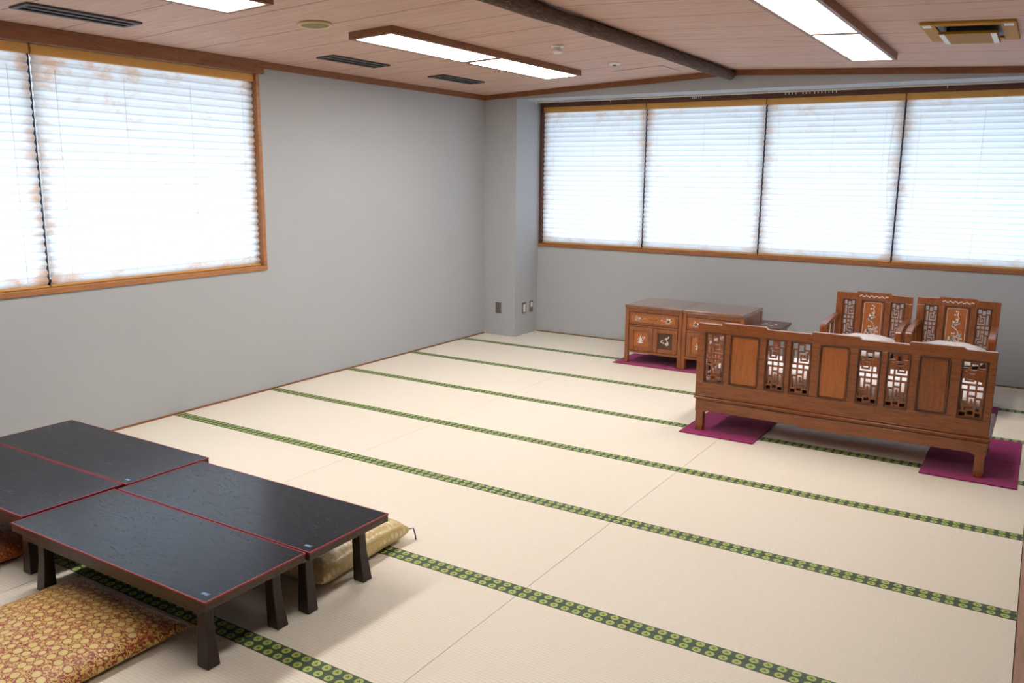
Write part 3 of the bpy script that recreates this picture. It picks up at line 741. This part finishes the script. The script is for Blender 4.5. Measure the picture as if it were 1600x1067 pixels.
MB().box(.02, SW - .02, .036, .58, .246, .335).build('seat', ROSEX, so, bevel=.004)
ap = [(0, .208), (SW, .208), (SW, .13), (SW - .07, .13), (SW - .085, .14), (SW * .62, .134), (SW * .6, .126), (SW * .4, .126), (SW * .38, .134), (.085, .14), (.07, .13), (0, .13)]
MB().prism(ap, 'y', -.011, .024).build('apron', ROSEX, so, bevel=.004)
MB().prism(ap, 'y', .565, .589).build('apron', ROSEX, so, bevel=.004)
m = MB()
for x in (0, SW - .024): m.box(x, x + .024, .024, .565, .13, .208)
m.build('side_apron', ROSE, so, bevel=.003)
def foot(x, y, sx):
    m = MB(); w = .058
    m.hexa([(x + .006, y, 0), (x + w - .006, y, 0), (x + w - .006, y + .05, 0), (x + .006, y + .05, 0)], [(x, y, .03), (x + w, y, .03), (x + w, y + .056, .03), (x, y + .056, .03)])
    m.box(x + .003, x + w - .003, y + .001, y + .053, .03, .14); return m
for x in (.002, SW - .06):
    for y in (-.013, .533): foot(x, y, 1).build('leg', ROSE, so, bevel=.004)
def arm(x, y0, y1, zback, zfront, zseat, par, w=.046):
    """armrest: flat rail that rolls down at the front into a post, with two spindles and a scroll below"""
    m = MB(); top = []; n = 14
    ys = [y0 + (y1 - y0) * k / n for k in range(n + 1)]
    d = 1 if y1 > y0 else -1
    top = [(y, zback + (zfront - zback) * (k / n) + .012 * math.sin(PI * k / n)) for k, y in enumerate(ys)]
    for k in range(1, 7):
        a = PI / 2 * k / 6; top.append((y1 + d * .028 * math.sin(a), zfront - .028 * (1 - math.cos(a))))
    top.append((y1 + d * .022, zfront - .075)); top.append((y1 - d * .01, zfront - .075))
    low = [(y1 - d * .012, zfront - .036)] + [(y, zback + (zfront - zback) * (k / n) + .012 * math.sin(PI * k / n) - .03) for k, y in reversed(list(enumerate(ys[:-1])))]
    m.prism(top + low, 'x', x, x + w)
    o = m.build('armrest', ROSE, par, bevel=.005)
    q = MB(); q.box(x + .006, x + w - .006, min(y1 - d * .012, y1 + d * .022), max(y1 - d * .012, y1 + d * .022), zseat - .13, zfront - .07)
    for t in (.36, .68):
        y = y0 + (y1 - y0) * t; q.box(x + .012, x + w - .012, y - .011, y + .011, zseat - .1, zback - .02)
    q.box(x + .012, x + w - .012, min(y0, y1), max(y0, y1), zseat + .02, zseat + .045)
    q.build('arm_support', ROSE, par, bevel=.003)
for x in (.012, SW - .062): arm(x, .03, .555, .585, .56, .335, so)
o = thing('seat_cushion', 'long white flowered seat cushion on the sofa, glimpsed through its lattice', 'seat cushion', (SX + SW / 2 + .012, SY + .325, CT + .335), 'white flowered seat cushions')
pillow_mesh(SW / 2 - .055, .285, .13, .01, .62, 40, .003, 21, 6).build('cover', FLORAL, o, smooth=True)

# the two armchairs, facing the viewer
def armchair(x0, yb, W, label):
    r = thing('wooden_armchair', label, 'armchair', (x0, yb, CT if x0 > 4 else .0015), 'carved rosewood armchairs')
    t = .034; zs = .345; Z1 = .772
    op = [(.058, .152), (.205, .372), (.425, .522)]; z0, z1 = .395, .715
    m = MB()
    m.prism([(0, z1), (0, Z1), (.155, Z1 + .002), (.163, Z1 + .014), (.415, Z1 + .014), (.423, Z1 + .002), (W, Z1), (W, z1)], 'y', -t, 0)
    m.box(0, W, -t, 0, zs - .1, z0)
    xs = 0
    for a, b in op: m.box(xs, a, -t, 0, z0, z1); xs = b
    m.box(xs, W, -t, 0, z0, z1)
    m.build('back_frame', ROSE, r, bevel=.004)
    m = MB()
    for a, b in op:
        g = .005
        for (xa, xb, za, zb) in ((a - g, b + g, z0 - g, z0 + .003), (a - g, b + g, z1 - .003, z1 + g), (a - g, a + .003, z0, z1), (b - .003, b + g, z0, z1)): m.box(xa, xb, -t - .004, -t + .003, za, zb)
    m.build('moulding', ROSED, r, bevel=.002)
    for i in (0, 2): fret(op[i][0], op[i][1], z0, z1, -t + .008, -.008, i == 2).build('lattice_panel', ROSE, r)
    sp = raised_panel(op[1][0], op[1][1], z0, z1, -t * .5, .014, .018).build('splat', ROSEL, r, bevel=.002)
    ys = -t * .5 - .014 * .85
    ln = rrect(op[1][0] + .016, op[1][1] - .016, z0 + .014, z1 - .014, .014); m = MB(); ribbon(m, ln + ln[:1], .0024, ys - .0012, ys + .002)
    m.build('inlay_line', PEARL, sp)
    branch_tall((op[1][0] + op[1][1]) / 2, z0 + .035, .11, .245, ys - .0014, ys + .002, 4).build('blossom_inlay', PEARL, sp)
    m = MB()
    for k in range(19):
        x = .185 + .011 * k * 1.06; blossom(m, x, Z1 - .022 + .006 * math.sin(k * 1.9), .0062, -t - .0012, -t + .002, 4, k)
    m.build('top_inlay', PEARL, r)
    # seat, apron, legs
    m = MB(); m.box(-.006, W + .006, -.575, 0, .222, .238).box(.012, W - .012, -.57, -t, .238, zs - .01); m.build('seat', ROSEX, r, bevel=.004)
    for y in (-.575, -.024):
        MB().prism([(0, .222), (W, .222), (W, .135), (W - .06, .135), (W - .075, .15), (.075, .15), (.06, .135), (0, .135)], 'y', y, y + .024).build('apron', ROSEX, r, bevel=.003)
    for x in (.0, W - .052):
        for y in (-.576, -.052):
            m = MB(); m.hexa([(x + .004, y + .002, 0), (x + .048, y + .002, 0), (x + .048, y + .048, 0), (x + .004, y + .048, 0)], [(x, y, .14), (x + .052, y, .14), (x + .052, y + .052, .14), (x, y + .052, .14)]); m.box(x, x + .052, y, y + .052, .14, .222)
            m.build('leg', ROSE, r, bevel=.004)
    for x in (-.004, W - .042): arm(x, -t + .002, -.535, .595, .572, zs, r)
    return r
armchair(3.677, 5.50, .58, 'left rosewood armchair with white branch inlay, beside the side table')
armchair(4.290, 5.50, .58, 'right rosewood armchair with white branch inlay, nearest the right edge')
for x, sd, lb in ((3.677, 31, 'white flowered seat cushion on the left armchair'), (4.290, 33, 'white flowered seat cushion on the right armchair')):
    o = thing('seat_cushion', lb, 'seat cushion', (x + .29, 5.50 - .315, (CT if x > 4 else .0015) + .336), 'white flowered seat cushions')
    pillow_mesh(.238, .272, .135, .03, .4, 36, .003, sd, 2.6).build('cover', FLORAL, o, smooth=True)

# cabinets
def cabinet(x0, label, darkright, rz=0):
    W, D, H = .548, .55, .54
    r = thing('cabinet', label, 'cabinet', (x0, 5.145, CT), 'inlaid rosewood cabinets', rz)
    m = MB()
    for x in (0, W - .036):
        m.box(x, x + .036, 0, .036, .0, H - .03).box(x, x + .036, D - .036, D, .0, H - .03)
    m.box(.036, W - .036, .004, .03, .10, .122).box(.036, W - .036, .004, .03, .345, .362).box(.036, W - .036, .004, .03, H - .062, H - .03)
    m.box(.004, .03, .036, D - .036, .10, H - .03).box(W - .03, W - .004, .036, D - .036, .10, H - .03).box(.036, W - .036, D - .03, D - .004, .10, H - .03).box(.03, W - .03, .03, D - .03, .10, .115)
    m.build('carcass', ROSE, r, bevel=.003)
    m = MB(); m.box(-.003, W - .001, -.010, D + .004, H - .022, H).box(.001, W - .005, -.004, D, H - .034, H - .022)
    m.build('top', TOPW, r, bevel=.004)
    MB().box(.045, W - .045, .04, D - .045, H - .001, H + .0015).build('top_panel', TOPW, r, bevel=.001)
    m = MB(); m.box(.04, W - .04, .002, .025, .366, H - .066); m.box(.058, W - .058, -.003, .006, .382, H - .082)
    dr = m.build('drawer', ROSE, r, bevel=.003)
    MB().box(.064, W - .064, -.0045, -.002, .388, H - .088).build('drawer_front', ROSEL, dr, bevel=.001)
    z = (.388 + H - .088) / 2
    sprig(.125, z, .034, -.006, -.003, 2, 1).build('flower_inlay', PEARL, dr); sprig(W - .125, z, .034, -.006, -.003, 5, -1).build('flower_inlay', PEARL, dr)
    m = MB(); c = W / 2
    m.tube([(c - .03, -.006, z + .006), (c - .028, -.013, z - .004), (c - .014, -.015, z - .012), (c, -.013, z - .006), (c + .014, -.015, z - .012), (c + .028, -.013, z - .004), (c + .03, -.006, z + .006)], .0026, 6)
    m.tube([(c - .036, -.005, z + .004), (c - .02, -.006, z + .012), (c, -.006, z + .008), (c + .02, -.006, z + .012), (c + .036, -.005, z + .004)], .003, 6)
    m.build('handle', BRASS, dr, smooth=True)
    for i in (0, 1):
        xa = .039 + i * (W - .078) / 2 + .001; xb = xa + (W - .078) / 2 - .002; za, zb = .124, .343
        m = MB(); e = .046; m.box(xa, xa + e, .0, .024, za, zb).box(xb - e, xb, .0, .024, za, zb).box(xa + e, xb - e, .0, .024, za, za + e * .8).box(xa + e, xb - e, .0, .024, zb - e * .8, zb)
        dn = m.build('door', ROSE, r, bevel=.004)
        MB().box(xa + e, xb - e, .013, .02, za + e * .8, zb - e * .8).build('door_panel', ROSED if (i == 1 and darkright) else ROSEL, dn)
        cx, cz_ = (xa + xb) / 2, (za + zb) / 2; q = MB(); ya, yb = .0115, .0135
        if i == 0:
            for a, L in ((1.25, .055), (1.62, .065), (1.95, .05), (.7, .045), (2.4, .04)): leaf(q, cx - .005, cz_ - .03, a, L, .09, ya, yb)
            leaf(q, cx - .034, cz_ - .034, 0, .06, .16, ya, yb); blossom(q, cx + .032, cz_ + .014, .009, ya, yb); ribbon(q, [(cx, cz_ - .03), (cx + .032, cz_ + .014)], .0022, ya, yb)
        else:
            pth = [(cx - .04, cz_ - .012), (cx - .02, cz_ - .02), (cx + .006, cz_ - .026), (cx + .022, cz_ - .01), (cx + .012, cz_ + .012), (cx + .03, cz_ + .036)]
            ribbon(q, pth, .0045, ya, yb); leaf(q, cx + .012, cz_ - .042, 1.2, .045, .3, ya, yb); leaf(q, cx - .005, cz_ + .018, .4, .04, .25, ya, yb)
            for p in pth: blossom(q, p[0], p[1] + .006, .0075, ya, yb)
            blossom(q, cx - .03, cz_ + .004, .008, ya, yb)
        q.build('inlay', PEARL, dn)
    return r
cabinet(1.912, 'left inlaid rosewood cabinet with one dark door panel', True)
cabinet(2.463, 'right rosewood cabinet partly hidden behind the sofa end', False)

# side table
r = thing('side_table', 'small dark rosewood side table between the cabinet and left armchair', 'side table', (3.17, 5.405, CT))
m = MB(); m.hexa([(-.11, -.17, .405), (.11, -.17, .405), (.11, .17, .405), (-.11, .17, .405)], [(-.125, -.19, .43), (.125, -.19, .43), (.125, .19, .43), (-.125, .19, .43)]); m.box(-.127, .127, -.192, .192, .43, .444)
m.build('tabletop', ROSED, r, bevel=.003)
m = MB()
for a, b, rr_ in ((-.04, 0, .018), (.03, .03, .014), (.02, -.06, .016), (-.03, .08, .014), (.05, -.02, .01), (-.06, -.05, .01)):
    pts = [(a + rr_ * (.6 + .4 * math.cos(5 * k * PI / 10)) * math.cos(k * PI / 10), b + rr_ * (.6 + .4 * math.cos(5 * k * PI / 10)) * math.sin(k * PI / 10)) for k in range(20)]
    m.prism(pts, 'z', .4435, .4452)
m.build('flower_inlay', PEARL, r)
MB().box(-.1, .1, -.16, .16, .35, .405).build('apron', ROSE, r, bevel=.003)
for sx in (-1, 1):
    for sy in (-1, 1):
        MB().hexa([(sx * .1 - .014, sy * .16 - .014, 0), (sx * .1 + .014, sy * .16 - .014, 0), (sx * .1 + .014, sy * .16 + .014, 0), (sx * .1 - .014, sy * .16 + .014, 0)],
                  [(sx * .098 - .018, sy * .158 - .018, .36), (sx * .098 + .018, sy * .158 - .018, .36), (sx * .098 + .018, sy * .158 + .018, .36), (sx * .098 - .018, sy * .158 + .018, .36)]).build('leg', ROSE, r, bevel=.002)
